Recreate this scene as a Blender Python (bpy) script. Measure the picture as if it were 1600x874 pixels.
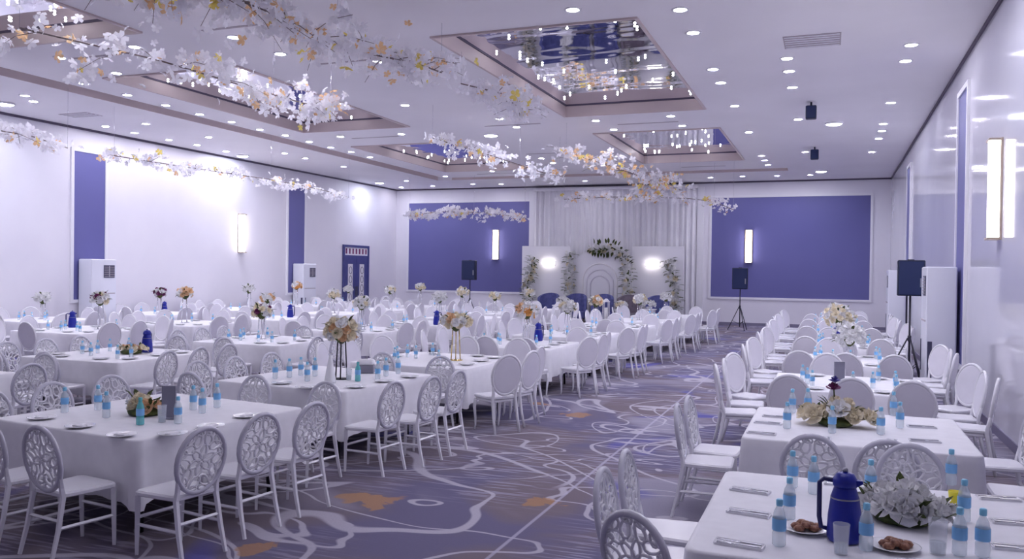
import bpy, math, random
from mathutils import Vector, Matrix
random.seed(7)
for o in list(bpy.data.objects): bpy.data.objects.remove(o)
S = bpy.context.scene
COL = S.collection
R = math.radians
PI = math.pi

# ------------------------------------------------------------------ camera
CAMF, YAW, PIT, ROLL, CAMH = 1316.4, .36271, .01013, .0134, 2.05
cd = bpy.data.cameras.new('camera'); cam = bpy.data.objects.new('camera', cd); COL.objects.link(cam)
cd.sensor_width = 36; cd.lens = CAMF/1600*36; cd.clip_end = 200; cd.clip_start = .05
fwd = Vector((-math.sin(YAW)*math.cos(PIT), math.cos(YAW)*math.cos(PIT), -math.sin(PIT)))
r0 = Vector((math.cos(YAW), math.sin(YAW), 0)); u0 = r0.cross(fwd)
rt = r0*math.cos(ROLL)+u0*math.sin(ROLL); up = u0*math.cos(ROLL)-r0*math.sin(ROLL)
cam.matrix_world = Matrix(((rt.x, up.x, -fwd.x, 0), (rt.y, up.y, -fwd.y, 0), (rt.z, up.z, -fwd.z, CAMH), (0, 0, 0, 1)))
S.camera = cam
def ray(x, y): return fwd+rt*((x-800)/CAMF)+up*((437-y)/CAMF)
def atz(x, y, z):                       # the point at height z seen at a pixel of the photograph
    d = ray(x, y); t = (z-CAMH)/d.z
    return Vector((d.x*t, d.y*t, z))

# ------------------------------------------------------------------ world, exposure
w = bpy.data.worlds.new('world'); S.world = w; w.use_nodes = True
w.node_tree.nodes['Background'].inputs[0].default_value = (0, 0, 0, 1)
w.node_tree.nodes['Background'].inputs[1].default_value = 0
S.view_settings.view_transform = 'Standard'; S.view_settings.look = 'None'
S.view_settings.gamma = 1; S.view_settings.use_curve_mapping = False
S.view_settings.exposure = 1.2
LAMP_COL = (.90, .88, 1.0)
DOWN_E = 95.0

# ------------------------------------------------------------------ room numbers (metres)
XL, XR, YB, YF, ZC = -18.88, 2.04, 34.57, -3.0, 5.74
TT = .765                               # table top under the dishes

# ------------------------------------------------------------------ materials
M = {}
def mat(name, col=(.8, .8, .8), rough=.5, metal=0, emit=None, es=0, spec=.5, trans=0, sub=0, alpha=1, coat=0):
    m = bpy.data.materials.new(name); m.use_nodes = True
    b = m.node_tree.nodes['Principled BSDF']
    b.inputs['Base Color'].default_value = (*col, 1); b.inputs['Roughness'].default_value = rough
    b.inputs['Metallic'].default_value = metal; b.inputs['Specular IOR Level'].default_value = spec
    b.inputs['Transmission Weight'].default_value = trans; b.inputs['Alpha'].default_value = alpha
    b.inputs['Coat Weight'].default_value = coat; b.inputs['Coat Roughness'].default_value = .05
    if emit: b.inputs['Emission Color'].default_value = (*emit, 1); b.inputs['Emission Strength'].default_value = es
    M[name] = m; return m
def N(m, t, **kw):
    n = m.node_tree.nodes.new('ShaderNode'+t)
    for k, v in kw.items(): setattr(n, k, v)
    return n
def L(m, a, b): m.node_tree.links.new(a, b)
def vary(name, scale, c0, c1, lo=.35, hi=.65, detail=3, bump=0, vec=None, strength=1):
    """procedural colour variation (and fine relief) on a material"""
    m = M[name]; b = m.node_tree.nodes['Principled BSDF']
    tc = N(m, 'TexCoord'); n = N(m, 'TexNoise'); n.inputs['Scale'].default_value = scale; n.inputs['Detail'].default_value = detail
    if vec:
        mp = N(m, 'Mapping'); mp.inputs['Scale'].default_value = vec; L(m, tc.outputs['Object'], mp.inputs[0]); L(m, mp.outputs[0], n.inputs['Vector'])
    else: L(m, tc.outputs['Object'], n.inputs['Vector'])
    r = N(m, 'ValToRGB'); r.color_ramp.elements[0].position = lo; r.color_ramp.elements[1].position = hi
    r.color_ramp.elements[0].color = (*c0, 1); r.color_ramp.elements[1].color = (*c1, 1)
    L(m, n.outputs['Fac'], r.inputs[0]); L(m, r.outputs[0], b.inputs['Base Color'])
    if bump:
        bp = N(m, 'Bump'); bp.inputs['Strength'].default_value = strength; bp.inputs['Distance'].default_value = bump
        L(m, n.outputs['Fac'], bp.inputs['Height']); L(m, bp.outputs[0], b.inputs['Normal'])
    return m

mat('wall', rough=.45); vary('wall', .6, (.79, .77, .85), (.83, .81, .88))
mat('wall_gloss', rough=.07, spec=.6); vary('wall_gloss', .5, (.74, .73, .82), (.80, .79, .87))
mat('ceiling', rough=.6); vary('ceiling', .5, (.85, .83, .87), (.89, .87, .91))
mat('groove', (.44, .39, .43), .6)
mat('navy_panel', rough=.5); vary('navy_panel', .3, (.125, .125, .34), (.145, .145, .38))
mat('white_trim', (.84, .83, .89), .35)
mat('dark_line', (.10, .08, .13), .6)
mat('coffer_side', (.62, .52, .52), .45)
mat('mirror', (.80, .79, .86), .03, metal=1)
m = M['mirror']; tc = N(m, 'TexCoord'); mp = N(m, 'Mapping'); mp.inputs['Scale'].default_value = (.35, .9, 1)
n = N(m, 'TexNoise'); n.inputs['Scale'].default_value = 1.0; n.inputs['Detail'].default_value = 1.0; n.inputs['Distortion'].default_value = 1.2
bp = N(m, 'Bump'); bp.inputs['Strength'].default_value = .2; bp.inputs['Distance'].default_value = .10
L(m, tc.outputs['Object'], mp.inputs[0]); L(m, mp.outputs[0], n.inputs['Vector']); L(m, n.outputs['Fac'], bp.inputs['Height'])
L(m, bp.outputs[0], m.node_tree.nodes['Principled BSDF'].inputs['Normal'])
mat('lamp_disc', (1, 1, 1), .5, emit=LAMP_COL, es=DOWN_E)
mat('big_lamp', (1, 1, 1), .5, emit=(.8, .84, 1), es=70)
mat('star', (1, 1, 1), .5, emit=(.95, .93, 1), es=18)
mat('sconce_glow', (1, 1, 1), .5, emit=(1, .93, .86), es=7)
mat('sconce_metal', (.62, .52, .42), .3, metal=.9)
mat('chair_white', rough=.22, spec=.5); vary('chair_white', 3, (.83, .82, .88), (.88, .87, .92))
mat('chair_ring', rough=.25); vary('chair_ring', 4, (.60, .59, .68), (.66, .65, .74))
mat('chair_panel', rough=.4); vary('chair_panel', 5, (.76, .74, .82), (.80, .78, .86))
mat('cloth', rough=.75, spec=.2); vary('cloth', 9, (.84, .83, .88), (.88, .87, .92), bump=.002, strength=.3)
mat('napkin', (.86, .85, .9), .8, spec=.1)
mat('steel', (.34, .34, .40), .3, metal=1)
mat('dark_metal', (.03, .03, .04), .4, metal=.6)
mat('plate', (.86, .86, .9), .15)
mat('food', rough=.6); vary('food', 60, (.16, .05, .03), (.42, .2, .12), bump=.004)
mat('bottle_body', (.78, .90, .98), .08, alpha=.4)
mat('teal_body', (.15, .62, .66), .1, alpha=.75)
mat('bottle_label', (.22, .52, .88), .35)
mat('bottle_cap', (.25, .62, .86), .35)
mat('glass', (.85, .88, .96), .04, alpha=.26)
mat('jug_blue', (.004, .014, .32), .32, coat=.15)
mat('jug_dark', (.01, .012, .12), .3)
mat('grey_card', (.24, .23, .30), .5)
mat('yellow', (.85, .75, .05), .4)
for nm, c0, c1 in (('rose_white', (.80, .79, .80), (.88, .88, .90)), ('rose_cream', (.80, .70, .50), (.88, .82, .68)),
                   ('rose_peach', (.78, .48, .26), (.86, .64, .44)), ('rose_orange', (.74, .36, .10), (.85, .5, .2)),
                   ('rose_plum', (.12, .02, .08), (.28, .06, .2)), ('leaf', (.035, .055, .02), (.10, .12, .035)),
                   ('twig', (.16, .12, .12), (.3, .25, .25)), ('rose_violet', (.05, .04, .2), (.1, .08, .35))):
    mat(nm, rough=.6, spec=.2); vary(nm, 12, c0, c1)
def petal_mat(name, c0, c1):
    mat(name, rough=.6, spec=.2); vary(name, 6, c0, c1)
    m = M[name]; b = m.node_tree.nodes['Principled BSDF']; tr = N(m, 'BsdfTranslucent'); tr.inputs[0].default_value = (*c1, 1)
    mx = N(m, 'MixShader'); mx.inputs[0].default_value = .45; out = m.node_tree.nodes['Material Output']
    L(m, b.outputs[0], mx.inputs[1]); L(m, tr.outputs[0], mx.inputs[2]); L(m, mx.outputs[0], out.inputs[0])
petal_mat('petal_white', (.86, .85, .90), (.93, .92, .97))
petal_mat('petal_orange', (.85, .50, .22), (.92, .66, .40))
petal_mat('petal_yellow', (.82, .66, .12), (.9, .76, .25))
mat('gold', (.75, .58, .25), .25, metal=1)
mat('silver', (.8, .8, .86), .15, metal=.9)
mat('curtain', rough=.7, spec=.2); vary('curtain', 2, (.82, .81, .87), (.86, .85, .90))
mat('velvet', rough=.8); vary('velvet', 8, (.085, .095, .26), (.12, .13, .34))
mat('velvet_brown', rough=.8); vary('velvet_brown', 8, (.17, .14, .18), (.22, .18, .23))
mat('speaker_black', (.013, .02, .055), .45)
mat('speaker_grille', (.012, .025, .10), .6)
mat('stand_black', (.02, .02, .04), .4)
mat('ac_white', (.80, .81, .90), .3)
mat('ac_dark', (.06, .06, .12), .4)
mat('door_navy', rough=.4); vary('door_navy', 3, (.05, .055, .2), (.07, .075, .25))
mat('door_pane', (.78, .76, .82), .3)
mat('baseboard', (.22, .2, .3), .5)

# patterned carpet
def carpet():
    m = mat('carpet', rough=.95, spec=.1); b = m.node_tree.nodes['Principled BSDF']
    tc = N(m, 'TexCoord')
    def mapped(sc, rot=0, loc=(0, 0, 0)):
        mp = N(m, 'Mapping'); mp.inputs['Scale'].default_value = sc; mp.inputs['Rotation'].default_value = (0, 0, rot); mp.inputs['Location'].default_value = loc
        L(m, tc.outputs['Object'], mp.inputs[0]); return mp.outputs[0]
    def noise(vec, scale, detail=2, dist=0, rough=.5):
        n = N(m, 'TexNoise'); n.inputs['Scale'].default_value = scale; n.inputs['Detail'].default_value = detail; n.inputs['Distortion'].default_value = dist; n.inputs['Roughness'].default_value = rough
        L(m, vec, n.inputs['Vector']); return n.outputs['Fac']
    def math_(op, a, b_=None):
        n = N(m, 'Math', operation=op)
        for i, v in enumerate((a, b_)):
            if v is None: continue
            if isinstance(v, (int, float)): n.inputs[i].default_value = v
            else: L(m, v, n.inputs[i])
        return n.outputs[0]
    def rng(v, a, c, d0=0, d1=1):
        n = N(m, 'MapRange', interpolation_type='SMOOTHSTEP'); L(m, v, n.inputs[0])
        for i, x in ((1, a), (2, c), (3, d0), (4, d1)): n.inputs[i].default_value = x
        return n.outputs[0]
    def mix(f, a, c):
        n = N(m, 'MixRGB')
        if isinstance(f, (int, float)): n.inputs[0].default_value = f
        else: L(m, f, n.inputs[0])
        for i, v in ((1, a), (2, c)):
            if isinstance(v, tuple): n.inputs[i].default_value = (*v, 1)
            else: L(m, v, n.inputs[i])
        return n.outputs[0]
    col = mix(rng(noise(mapped((1, 1, 1)), .55, 3, .8), .42, .60), (.215, .175, .205), (.17, .155, .255))
    col = mix(rng(noise(mapped((1, .8, 1), .5, (7, 3, 0)), .42, 3, 1.2), .52, .66), col, (.34, .32, .41))
    col = mix(rng(noise(mapped((1, 1, 1), 0, (31, 9, 0)), .6, 2, .6), .60, .68), col, (.13, .125, .40))
    # brushed hatching in patches
    hatch = rng(noise(mapped((1.2, 14, 1), .35), 1.6, 2, .3), .52, .62)
    hm = rng(noise(mapped((1, 1, 1), 0, (3, 17, 0)), .5, 1), .42, .56)
    col = mix(math_('MULTIPLY', math_('MULTIPLY', hatch, hm), .7), col, (.42, .40, .52))
    # flowing pale lines: contours of warped noise
    def lines(sc, k, wd, rot, loc, dist, det):
        v = math_('FRACT', math_('MULTIPLY', noise(mapped(sc, rot, loc), .30, det, dist, .42), k))
        d = math_('ABSOLUTE', math_('SUBTRACT', v, .5))
        return rng(d, wd*.5, wd, 1, 0)
    l1 = lines((.85, 1.1, 1), 8, .055, .25, (0, 0, 0), 1.0, 1.6)
    l2 = lines((.6, 1.5, 1), 10, .05, -.3, (12, 5, 0), .7, 3)
    m2 = rng(noise(mapped((1, 1, 1), 0, (1, 2, 0)), .35, 1), .40, .48)
    l3 = lines((.7, 1.0, 1), 6, .03, .9, (40, 23, 0), 1.6, 2.2)
    ln = math_('MAXIMUM', l3, math_('MAXIMUM', l1, math_('MULTIPLY', l2, m2)))
    col = mix(math_('MULTIPLY', ln, .8), col, (.60, .57, .66))
    warp = noise(mapped((1, 1, 1), 0, (5, 44, 0)), 3.2, 3, .8)
    om = None
    for cx, cy, rr in ((-3.75, 6.55, .24), (-2.4, 7.1, .17), (-1.95, 5.35, .16), (-3.9, 5.1, .14), (-3.4, 11.6, .2), (-4.2, 12.3, .16)):   # printed ochre blotches
        vm = N(m, 'VectorMath', operation='DISTANCE'); L(m, tc.outputs['Object'], vm.inputs[0]); vm.inputs[1].default_value = (cx, cy, 0)
        d = rng(math_('ADD', vm.outputs['Value'], math_('MULTIPLY', math_('SUBTRACT', warp, .5), rr*3.4)), rr*.75, rr, 1, 0)
        om = d if om is None else math_('MAXIMUM', om, d)
    col = mix(math_('MULTIPLY', om, .7), col, (.50, .27, .12))
    sx = N(m, 'SeparateXYZ'); L(m, tc.outputs['Object'], sx.inputs[0])
    seam = rng(math_('ABSOLUTE', math_('ADD', sx.outputs[0], 2.26)), .008, .022, 1, 0)
    col = mix(math_('MULTIPLY', seam, .7), col, (.55, .52, .66))
    pile = noise(mapped((1, 1, 1)), 60, 2)
    col = mix(math_('MULTIPLY', pile, .25), col, (.1, .09, .13))
    L(m, col, b.inputs['Base Color'])
    bp = N(m, 'Bump'); bp.inputs['Strength'].default_value = .3; bp.inputs['Distance'].default_value = .004
    L(m, pile, bp.inputs['Height']); L(m, bp.outputs[0], b.inputs['Normal'])
carpet()

# ------------------------------------------------------------------ mesh helpers
class MB:
    def __init__(s): s.v = []; s.f = []; s.sm = []
    def add(s, vs, fs, smooth=False):
        k = len(s.v); s.v += [tuple(v) for v in vs]; s.f += [tuple(i+k for i in f) for f in fs]; s.sm += [smooth]*len(fs); return s
    def box(s, c, d, mtx=None):
        x, y, z = (q/2 for q in d); vs = [Vector((a*x, b*y, e*z)) for a in (-1, 1) for b in (-1, 1) for e in (-1, 1)]
        if mtx is not None: vs = [mtx @ v for v in vs]
        vs = [v+Vector(c) for v in vs]
        return s.add(vs, [(0, 1, 3, 2), (4, 6, 7, 5), (0, 4, 5, 1), (2, 3, 7, 6), (0, 2, 6, 4), (1, 5, 7, 3)])
    def bbox(s, x0, x1, y0, y1, z0, z1): return s.box(((x0+x1)/2, (y0+y1)/2, (z0+z1)/2), (x1-x0, y1-y0, z1-z0))
    def rbox(s, x0, x1, y0, y1, z0, z1, r=.01):
        """box with bevelled edges (three stacked loops of a chamfered outline)"""
        def loop(i, z): return [(x0+i+r, y0+i, z), (x1-i-r, y0+i, z), (x1-i, y0+i+r, z), (x1-i, y1-i-r, z), (x1-i-r, y1-i, z), (x0+i+r, y1-i, z), (x0+i, y1-i-r, z), (x0+i, y0+i+r, z)]
        return s.loft([loop(r, z0), loop(0, z0+r), loop(0, z1-r), loop(r, z1)], cap=True)
    def loft(s, loops, cap=True, close=True, smooth=False):
        k = len(loops[0]); vs = [p for lp in loops for p in lp]; fs = []
        for i in range(len(loops)-1):
            for j in range(k if close else k-1):
                a, b = i*k+j, i*k+(j+1) % k; fs.append((a, b, b+k, a+k))
        if cap: fs += [tuple(range(k-1, -1, -1)), tuple((len(loops)-1)*k+j for j in range(k))]
        return s.add(vs, fs, smooth)
    def lathe(s, prof, n=12, c=(0, 0, 0), smooth=True, cap=True):
        lps = [[(c[0]+r*math.cos(2*PI*j/n), c[1]+r*math.sin(2*PI*j/n), c[2]+z) for j in range(n)] for r, z in prof]
        return s.loft(lps, cap, True, smooth)
    def tube(s, pts, r, n=6, closed=False, smooth=True):
        pts = [Vector(p) for p in pts]; k = len(pts); lps = []
        rs = r if isinstance(r, (list, tuple)) else [r]*k
        prev = None
        for i, p in enumerate(pts):
            a = pts[(i-1) % k] if closed or i else p; b = pts[(i+1) % k] if closed or i < k-1 else p
            t = (b-a).normalized()
            if prev is None: q = t.orthogonal().normalized()
            else: q = (prev-t*prev.dot(t)); q = q.normalized() if q.length > 1e-6 else t.orthogonal().normalized()
            prev = q; e = t.cross(q)
            lps.append([p+(q*math.cos(2*PI*j/n+PI/4)+e*math.sin(2*PI*j/n+PI/4))*rs[i] for j in range(n)])
        if closed:
            vs = [p for lp in lps for p in lp]; fs = []
            # align the last loop to the first
            best = min(range(n), key=lambda o: (lps[-1][o]-lps[0][0]).length)
            for i in range(k):
                for j in range(n):
                    a, b = i*n+j, i*n+(j+1) % n
                    if i < k-1: fs.append((a, b, b+n, a+n))
                    else: fs.append(((i*n)+(j+best) % n, (i*n)+(j+1+best) % n, (j+1) % n, j))
            return s.add(vs, fs, smooth)
        return s.loft(lps, True, True, smooth)
    def mesh(s, name):
        me = bpy.data.meshes.new(name); me.from_pydata(s.v, [], s.f); me.polygons.foreach_set('use_smooth', s.sm); me.update(); return me
    def build(s, name, material, parent=None, loc=None):
        return obj(name, s.mesh(name), material, parent, loc)
def obj(name, me, material=None, parent=None, loc=None, rz=0, sc=None):
    o = bpy.data.objects.new(name, me); COL.objects.link(o)
    if material and not me.materials: me.materials.append(M[material])
    if parent: o.parent = parent
    if loc is not None: o.location = loc
    if rz: o.rotation_euler.z = rz
    if sc: o.scale = (sc, sc, sc)
    return o
def tag(o, label, cat, group=None, kind=None):
    if label: o['label'] = label
    if cat: o['category'] = cat
    if group: o['group'] = group
    if kind: o['kind'] = kind
    return o
def thing(name, label, cat, loc=(0, 0, 0), rz=0, group=None):
    o = bpy.data.objects.new(name, None); COL.objects.link(o); o.empty_display_size = .1
    o.location = loc; o.rotation_euler = (0, 0, rz); return tag(o, label, cat, group)
KIDS = {}
def dup(root, loc, rz=0, label=None, group=None, sc=None):
    """copy a thing with its parts and sub-parts"""
    if root not in KIDS: KIDS[root] = [(c, list(c.children)) for c in root.children]
    r = root.copy(); COL.objects.link(r); r.location = loc; r.rotation_euler = (0, 0, rz)
    if sc: r.scale = (sc, sc, sc)
    if label: r['label'] = label
    if group: r['group'] = group
    for ch, gs in KIDS[root]:
        c = ch.copy(); COL.objects.link(c); c.parent = r
        for g in gs: d = g.copy(); COL.objects.link(d); d.parent = c
    return r
class Proto:
    """first placement moves the built thing itself, later ones copy it"""
    def __init__(s, root): s.root = root; s.used = False; KIDS[root] = [(c, list(c.children)) for c in root.children]
    def place(s, loc, rz, label, group, sc=None):
        if not s.used:
            s.used = True; o = s.root; o.location = loc; o.rotation_euler = (0, 0, rz); o['label'] = label
            if group: o['group'] = group
            if sc: o.scale = (sc, sc, sc)
            return o
        return dup(s.root, loc, rz, label, group, sc)
def struct(name, mb, material, parent=None):
    o = mb.build(name, material, parent)
    if not parent: o['kind'] = 'structure'
    return o
def stuff(o): o['kind'] = 'stuff'; return o

# ================================================================== THE SETTING
struct('floor', MB().bbox(XL-.1, XR+.1, YF-.1, YB+.1, -.1, 0), 'carpet')
wl = struct('wall_left', MB().bbox(XL-.2, XL, YF, YB, 0, ZC+.5), 'wall')
wr = struct('wall_right', MB().bbox(XR, XR+.2, YF, YB, 0, ZC+.5), 'wall_gloss')
struct('wall_front', MB().bbox(XL-.2, XR+.2, YF-.2, YF, 0, ZC+.5), 'wall')
wb = struct('wall_back', MB().bbox(XL-.2, XR+.2, YB, YB+.2, 0, ZC+.5), 'wall')

# ceiling: a slab with openings for the mirrored coffers and a recessed groove
COFF = [(-6.0, -2.68, 12.0, 19.15), (-6.0, -2.68, 21.7, 28.0), (-13.45, -10.2, 12.62, 19.35), (-13.6, -10.2, 22.0, 28.6), (-13.6, -10.2, 3.2, 10.35), (-6.0, -2.68, 2.4, 9.6)]
GRO = [(-15.25, -14.6, 0.0, 31.4), (-14.6, -1.5, 30.6, 31.4)]
def slab(mb, holes, x0, x1, y0, y1, z0, z1):
    xs = sorted({x0, x1, *[h[0] for h in holes], *[h[1] for h in holes]}); ys = sorted({y0, y1, *[h[2] for h in holes], *[h[3] for h in holes]})
    for i in range(len(xs)-1):
        run = None
        for j in range(len(ys)-1):
            cx, cy = (xs[i]+xs[i+1])/2, (ys[j]+ys[j+1])/2
            solid = not any(h[0] < cx < h[1] and h[2] < cy < h[3] for h in holes)
            if solid: run = (run[0], ys[j+1]) if run else (ys[j], ys[j+1])
            if (not solid or j == len(ys)-2) and run: mb.bbox(xs[i], xs[i+1], *run, z0, z1); run = None
mb = MB(); slab(mb, COFF+GRO, XL, XR, YF, YB, ZC, ZC+.3)
ce = struct('ceiling', mb, 'ceiling')
mb = MB()
for g in GRO: mb.bbox(g[0]-.02, g[1]+.02, g[2]-.02, g[3]+.02, ZC+.2, ZC+.23)
mb.build('groove_channel', 'ceiling', ce)
mb = MB()
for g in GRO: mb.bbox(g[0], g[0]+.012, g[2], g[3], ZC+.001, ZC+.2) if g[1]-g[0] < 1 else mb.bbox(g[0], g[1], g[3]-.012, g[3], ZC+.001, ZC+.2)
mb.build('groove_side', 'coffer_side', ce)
for i, (x0, x1, y0, y1) in enumerate(COFF):
    fr = MB(); t = .05
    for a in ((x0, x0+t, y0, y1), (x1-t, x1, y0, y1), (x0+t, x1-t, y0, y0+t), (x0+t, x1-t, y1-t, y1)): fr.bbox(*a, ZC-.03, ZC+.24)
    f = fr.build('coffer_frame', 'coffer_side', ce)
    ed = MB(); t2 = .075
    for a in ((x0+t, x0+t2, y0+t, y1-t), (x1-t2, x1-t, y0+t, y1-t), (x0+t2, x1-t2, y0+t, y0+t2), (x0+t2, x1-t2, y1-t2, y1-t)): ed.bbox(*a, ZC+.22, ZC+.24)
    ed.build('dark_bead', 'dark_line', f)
    mi = MB().bbox(x0+t, x1-t, y0+t, y1-t, ZC+.24, ZC+.29).build('mirror_panel', 'mirror', ce)
    st = MB(); rnd = random.Random(40+i)
    if i == 5: continue                      # wholly outside the photograph
    for k in range(34):
        sx, sy = rnd.uniform(x0+.2, x1-.2), rnd.uniform(8.0 if i == 4 else y0+.2, y1-.2)
        st.lathe([(.003, 0), (.017, .008), (.020, .018), (.014, .03), (.004, .036)], 6, (sx, sy, ZC+.2))
    stuff(st.build('star_bulbs', 'star', ce))
# dark trim strip where the walls meet the ceiling
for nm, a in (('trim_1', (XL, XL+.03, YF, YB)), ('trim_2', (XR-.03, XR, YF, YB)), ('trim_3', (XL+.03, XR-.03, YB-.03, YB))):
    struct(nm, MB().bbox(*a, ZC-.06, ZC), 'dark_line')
for nm, a in (('baseboard_left', (XL, XL+.02, YF, YB)), ('baseboard_right', (XR-.02, XR, YF, YB)), ('baseboard_back', (XL+.02, XR-.02, YB-.02, YB))):
    struct(nm, MB().bbox(*a, 0, .12), 'baseboard')

# navy wall panels with white surrounds, parts of the walls
def wall_panel(parent, axis, a0, a1, z0, z1, face):
    """axis 'x': panel on the back wall; axis 'y': on a side wall whose inner face is at `face`"""
    d = 1 if face < 0 else -1
    p, q = MB(), MB(); t = .09
    if axis == 'x':
        p.bbox(a0, a1, YB-.02, YB, z0, z1)
        for r_ in ((a0-t, a0, z0-t, z1+t), (a1, a1+t, z0-t, z1+t), (a0, a1, z0-t, z0), (a0, a1, z1, z1+t)): q.bbox(r_[0], r_[1], YB-.045, YB, r_[2], r_[3])
    else:
        x0, x1 = sorted((face, face+d*.02)); u0_, u1_ = sorted((face, face+d*.045))
        p.bbox(x0, x1, a0, a1, z0, z1)
        for r_ in ((a0-t, a0, z0-t, z1+t), (a1, a1+t, z0-t, z1+t), (a0, a1, z0-t, z0), (a0, a1, z1, z1+t)): q.bbox(u0_, u1_, r_[0], r_[1], r_[2], r_[3])
    o = p.build('navy_panel', 'navy_panel', parent); q.build('panel_surround', 'white_trim', o)
wall_panel(wb, 'x', -18.21, -12.34, 1.13, 5.09, 0); wall_panel(wb, 'x', -4.55, 1.33, 1.13, 5.09, 0)
for y in (7.3, 16.8, 26.25): wall_panel(wl, 'y', y, y+1.03, 1.13, 5.09, XL)
for y in (5.8, 15.4, 26.0): wall_panel(wr, 'y', y, y+1.05, .6, 5.15, XR)
# plain pilaster strips and head band framing the curtain
mb = MB()
for x in (-12.2, -5.0): mb.bbox(x-.13, x+.13, YB-.08, YB, .12, 5.55)
mb.build('pilaster', 'white_trim', wb)

# door in the left wall
do = thing('door_1', 'navy double door with white ornate panes', 'door'); do['kind'] = 'structure'; del do['category']
x = XL
MB().bbox(x, x+.06, 30.0, 30.12, 0, 3.05).bbox(x, x+.06, 31.95, 32.07, 0, 3.05).bbox(x, x+.06, 30.12, 31.95, 2.95, 3.05).build('door_frame', 'door_navy', do)
MB().bbox(x, x+.035, 30.12, 31.95, 2.62, 2.95).build('transom', 'door_pane', do)
for k in range(7): MB().bbox(x+.035, x+.045, 30.2+k*.26, 30.3+k*.26, 2.68, 2.9).build('transom_bar', 'rose_plum', do)
for k in range(2):
    y0 = 30.12+k*.915; lf = MB().bbox(x, x+.04, y0+.004, y0+.911, 0, 2.62).build('door_leaf', 'door_navy', do)
    pn = MB().bbox(x+.04, x+.05, y0+.26, y0+.62, .6, 2.25).build('ornate_pane', 'door_pane', lf)
    for j in range(4):
        o = MB().tube([(x+.055, y0+.44+.11*math.cos(2*PI*a/14), .85+j*.38+.15*math.sin(2*PI*a/14)) for a in range(14)], .012, 4, closed=True).build('scroll_ornament', 'dark_line', lf)
    MB().bbox(x+.04, x+.09, y0+(.84 if k == 0 else .05), y0+(.87 if k == 0 else .08), .9, 1.3).build('door_handle', 'steel', lf)

# ================================================================== LIGHTS
dl = thing('downlight', '', 'ceiling light')
MB().lathe([(.085, .012), (.085, .0), (.12, -.004), (.125, .013)], 16, cap=False).build('trim_ring', 'white_trim', dl)
MB().lathe([(.084, .004), (.084, .012)], 16, smooth=False).build('diffuser', 'lamp_disc', dl)
DL = Proto(dl)
ROWS = ((-17.5, 'closest to the door wall'), (-15.6, 'between groove and door wall'), (-13.9, 'along the brown groove'), (-9.6, 'strip beside the door wall coffers'),
        (-8.3, 'centre, door wall side'), (-6.6, 'centre, aisle side'), (-2.8, 'strip beside the aisle coffers'), (-1.5, 'row beside the aisle coffers'), (.3, 'row over the glossy wall tables'), (9, 'row closest to the glossy wall'))
for x, y in ((94, 91), (210, 74), (182, 115), (293, 101), (131, 131), (199, 149), (259, 165), (312, 179), (362, 191), (365, 59), (39, 150), (52, 159), (165, 198), (228, 194), (210, 208),
             (264, 219), (326, 215), (308, 227), (353, 237), (470, 42), (589, 97), (633, 165), (438, 85), (406, 203), (446, 212), (483, 222), (517, 231), (549, 238), (578, 246), (532, 214), (627, 210),
             (445, 240), (477, 248), (537, 261), (635, 283), (627, 293), (676, 291), (696, 276), (781, 186), (807, 199), (931, 189), (846, 248), (864, 255), (910, 246), (926, 252), (940, 259),
             (769, 268), (739, 288), (783, 288), (914, 283), (1048, 182), (1066, 197), (959, 203), (1110, 278), (1160, 276), (1214, 275), (1148, 166), (1170, 207), (1190, 244), (1195, 251), (1200, 258),
             (895, 16), (1063, 16), (1083, 52), (1114, 109), (1126, 130), (1230, 92), (1233, 112), (1238, 137), (1247, 187), (1258, 238), (1266, 274), (1424, 71), (1415, 96), (1392, 161), (1380, 194), (1378, 205), (1373, 217), (1362, 238)):
    p = atz(x, y, ZC-.013)
    w_ = next(t for lim, t in ROWS if p.x < lim); p.y = min(p.y, YB-.3); p.x = max(p.x, XL+.3)
    for c in COFF+GRO:                       # keep the ring clear of a coffer or groove edge
        if c[0]-.14 < p.x < c[1]+.14 and c[2]-.14 < p.y < c[3]+.14:
            e = min((abs(p.x-c[0]), 'x', c[0]-.15), (abs(p.x-c[1]), 'x', c[1]+.15), (abs(p.y-c[2]), 'y', c[2]-.15), (abs(p.y-c[3]), 'y', c[3]+.15))
            setattr(p, e[1], e[2])
    DL.place(p, 0, f'small round white ceiling downlight, {w_}', f'downlights, {w_}')
for X, ys in ((-2.06, (5, 7.2, 9.5)), (-.8, (4, 6, 9)), (1.1, (5, 8, 11)), (-14.3, (3.7, 6, 8.3, 10.6)), (-16.7, (8, 10.5)), (-18.07, (9, 12)), (-7.6, (2, 5, 8)), (-9.03, (2, 5, 8))):
    for y in ys:
        o = DL.place((X, y, ZC-.013), 0, 'small round white ceiling downlight at the entrance end of the hall', 'downlights at the entrance end'); o.name = 'downlight_offscreen'
        for c in o.children:
            if c.name.startswith('diffuser'): c.name = 'diffuser_offscreen'
bl = thing('round_ceiling_lamp', '', 'ceiling light')
MB().lathe([(.17, .03), (.17, 0), (.2, -.02), (.21, .03)], 20, cap=False).build('rim', 'white_trim', bl)
MB().lathe([(.168, .02), (.16, -.015), (.09, -.03), (.01, -.035)], 20).build('diffuser', 'big_lamp', bl)
BL = Proto(bl)
for px, py, lab in ((1303, 194, 'large round ceiling lamp above the table row by the sconce wall'), (1283, 268, 'large round ceiling lamp in front of the stage wall speaker'),
                    (8, 163, 'large round ceiling lamp near the door wall, above first air conditioner'), (767, 212, 'large round ceiling lamp at the hall centre between coffers'),
                    (379, 244, 'large round ceiling lamp beside the door wall sconce'), (593, 286, 'large round ceiling lamp above the navy double door')):
    p = atz(px, py, ZC-.03); p.x = max(p.x, XL+.4); BL.place(p, 0, lab, None)
o = BL.place((.1, 11.55, ZC-.03), 0, 'large round ceiling lamp over the jug table end of the hall', None); o.name = 'round_ceiling_lamp_offscreen'
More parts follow.
